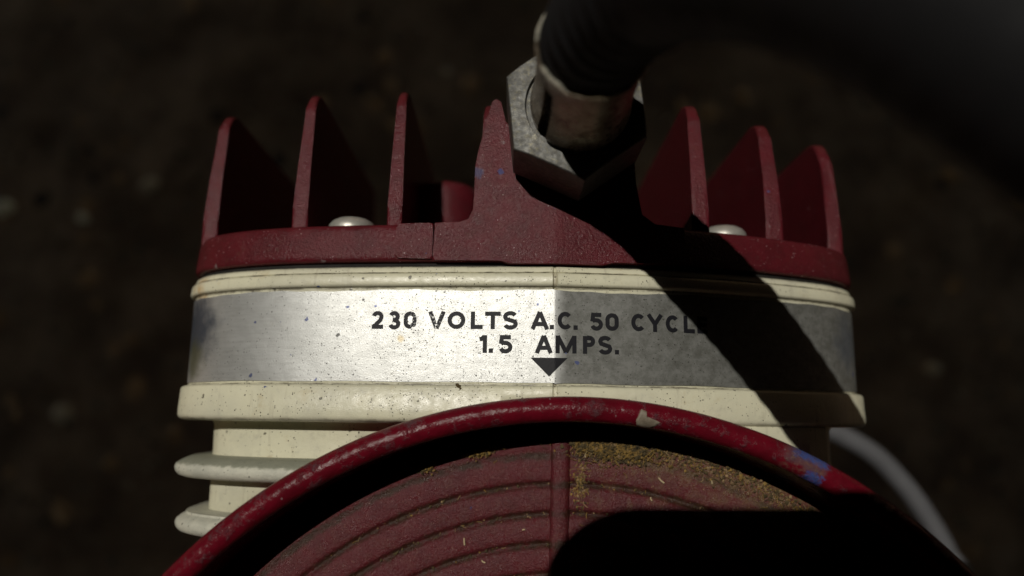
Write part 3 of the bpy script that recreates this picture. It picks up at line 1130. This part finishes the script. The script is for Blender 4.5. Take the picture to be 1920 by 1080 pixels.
# fine grit over the ground
bm = bmesh.new()
rnd = random.Random(9)
for k in range(5000):
    x, y = rnd.uniform(-330, 330), rnd.uniform(-120, 330)
    flake(bm, (x, y, GZ - 1), rnd.choice((.8, 1.0, 1.4, 2.2)), rnd, rnd.choice((0, 0, 0, 0, 0, 1)), .7)
for k in range(420):
    x, y = rnd.uniform(-330, 330), rnd.uniform(-160, 330)
    flake(bm, (x, y, GZ + .5), rnd.uniform(2.0, 6.5), rnd, rnd.choice((2, 2, 3)), .25)
me = bpy.data.meshes.new('ground_litter'); bm.to_mesh(me); bm.free()
for m_ in (m_simple('dark_grit', (.30, .18, .09), (.08, .05, .028), .1, .9, .2, .5, .08), M['moss_b'],
           m_simple('dead_leaf', (.46, .23, .085), (.26, .13, .055), .15, .9, .1, .5, .08), m_simple('dark_leaf', (.10, .06, .03), (.05, .03, .018), .15, .9, .1, .5, .08)):
    me.materials.append(m_)
o = bpy.data.objects.new('ground_litter', me); C.objects.link(o)
tag(o, 'fine dark grit and litter strewn over the ground', 'litter', kind='stuff')

# ------------------------------------------------------------------ unseen hut added to shade the ground, with a gap for the sunbeam
light_blocker = empty('light_blocker', (0, 0, GZ))
tag(light_blocker, 'unseen timber hut added to shade the ground, its opening passing the sunbeam onto the compressor', 'light_blocker')
RZ = 1500.0
ox, oy = .25 * RZ, .30 * RZ          # the beam slants by this much between roof and label
gx0, gx1, gy0, gy1 = -72 - ox, 100 - ox, -110 + oy, 82 + oy
W = 640


def slab(name, a, b, mat):
    bm = bmesh.new()
    bmesh.ops.create_cube(bm, size=1)
    for v in bm.verts:
        v.co = Vector([((a[i] + b[i]) / 2 + v.co[i] * (b[i] - a[i])) * MM for i in range(3)])
    return finish(name, bm, mat, light_blocker, 20)


for a, b in (((-W - 60, -W - 60, RZ), (gx0, W + 60, RZ + 25)), ((gx1, -W - 60, RZ), (W + 60, W + 60, RZ + 25)), ((gx0, -W - 60, RZ), (gx1, gy0, RZ + 25)), ((gx0, gy1, RZ), (gx1, W + 60, RZ + 25))):
    slab('blocker_roof', a, b, M['timber'])
slab('blocker_roof', (68 - ox, 20 + oy, RZ - 30), (190 - ox, 190 + oy, RZ - 4), M['timber'])  # extra board added to keep sun off the ground at the right
WB = -16.0                           # the added blocker walls stop short, so daylight creeps in only below them
slab('wall', (-W, -W - 30, WB), (W, -W, RZ - 1), M['timber'])
slab('wall', (-W - 30, -W, WB), (-W, W, RZ - 1), M['timber'])
slab('wall', (W, -W, WB), (W + 30, W, RZ - 1), M['timber'])
slab('wall', (-W, W, WB), (W, W + 30, RZ - 1), M['timber'])
for sx in (-1, 1):
    for sy in (-1, 1):
        slab('blocker_post', (sx * (W + 15) - 25, sy * (W + 15) - 25, GZ - 14), (sx * (W + 15) + 25, sy * (W + 15) + 25, WB - 1), M['timber'])

# ------------------------------------------------------------------ the telephone that is held over the compressor
bm = bmesh.new()
PX0, PX1, PY0, PY1, RC, TH = -23.5, 130.0, -52.0, 23.5, 13.0, 8.0
ring = []
for cx, cy, a in ((PX1 - RC, PY1 - RC, 0), (PX0 + RC, PY1 - RC, 90), (PX0 + RC, PY0 + RC, 180), (PX1 - RC, PY0 + RC, 270)):
    for k in range(9):
        b = R(a + k * 90 / 8)
        ring.append((cx + RC * math.cos(b), cy + RC * math.sin(b)))
prof = [(1.0, 2.6), (.2, 3.0), (0, 3.6), (0, 9.6), (.2, 10.2), (1.0, 10.6)]
cxm, cym = (PX0 + PX1) / 2, (PY0 + PY1) / 2
rs = [[(cxm + (x - cxm) * (1 - i / 76), cym + (y - cym) * (1 - i / 37), z) for x, y in ring] for i, z in prof]
rings(bm, rs, True, True, True)
ph = finish('smartphone', bm, M['phone'], None, 40)
ph.matrix_world = CAM_M
tag(ph, 'dark smartphone held flat above the compressor, casting the rounded shadow at lower right', 'phone')
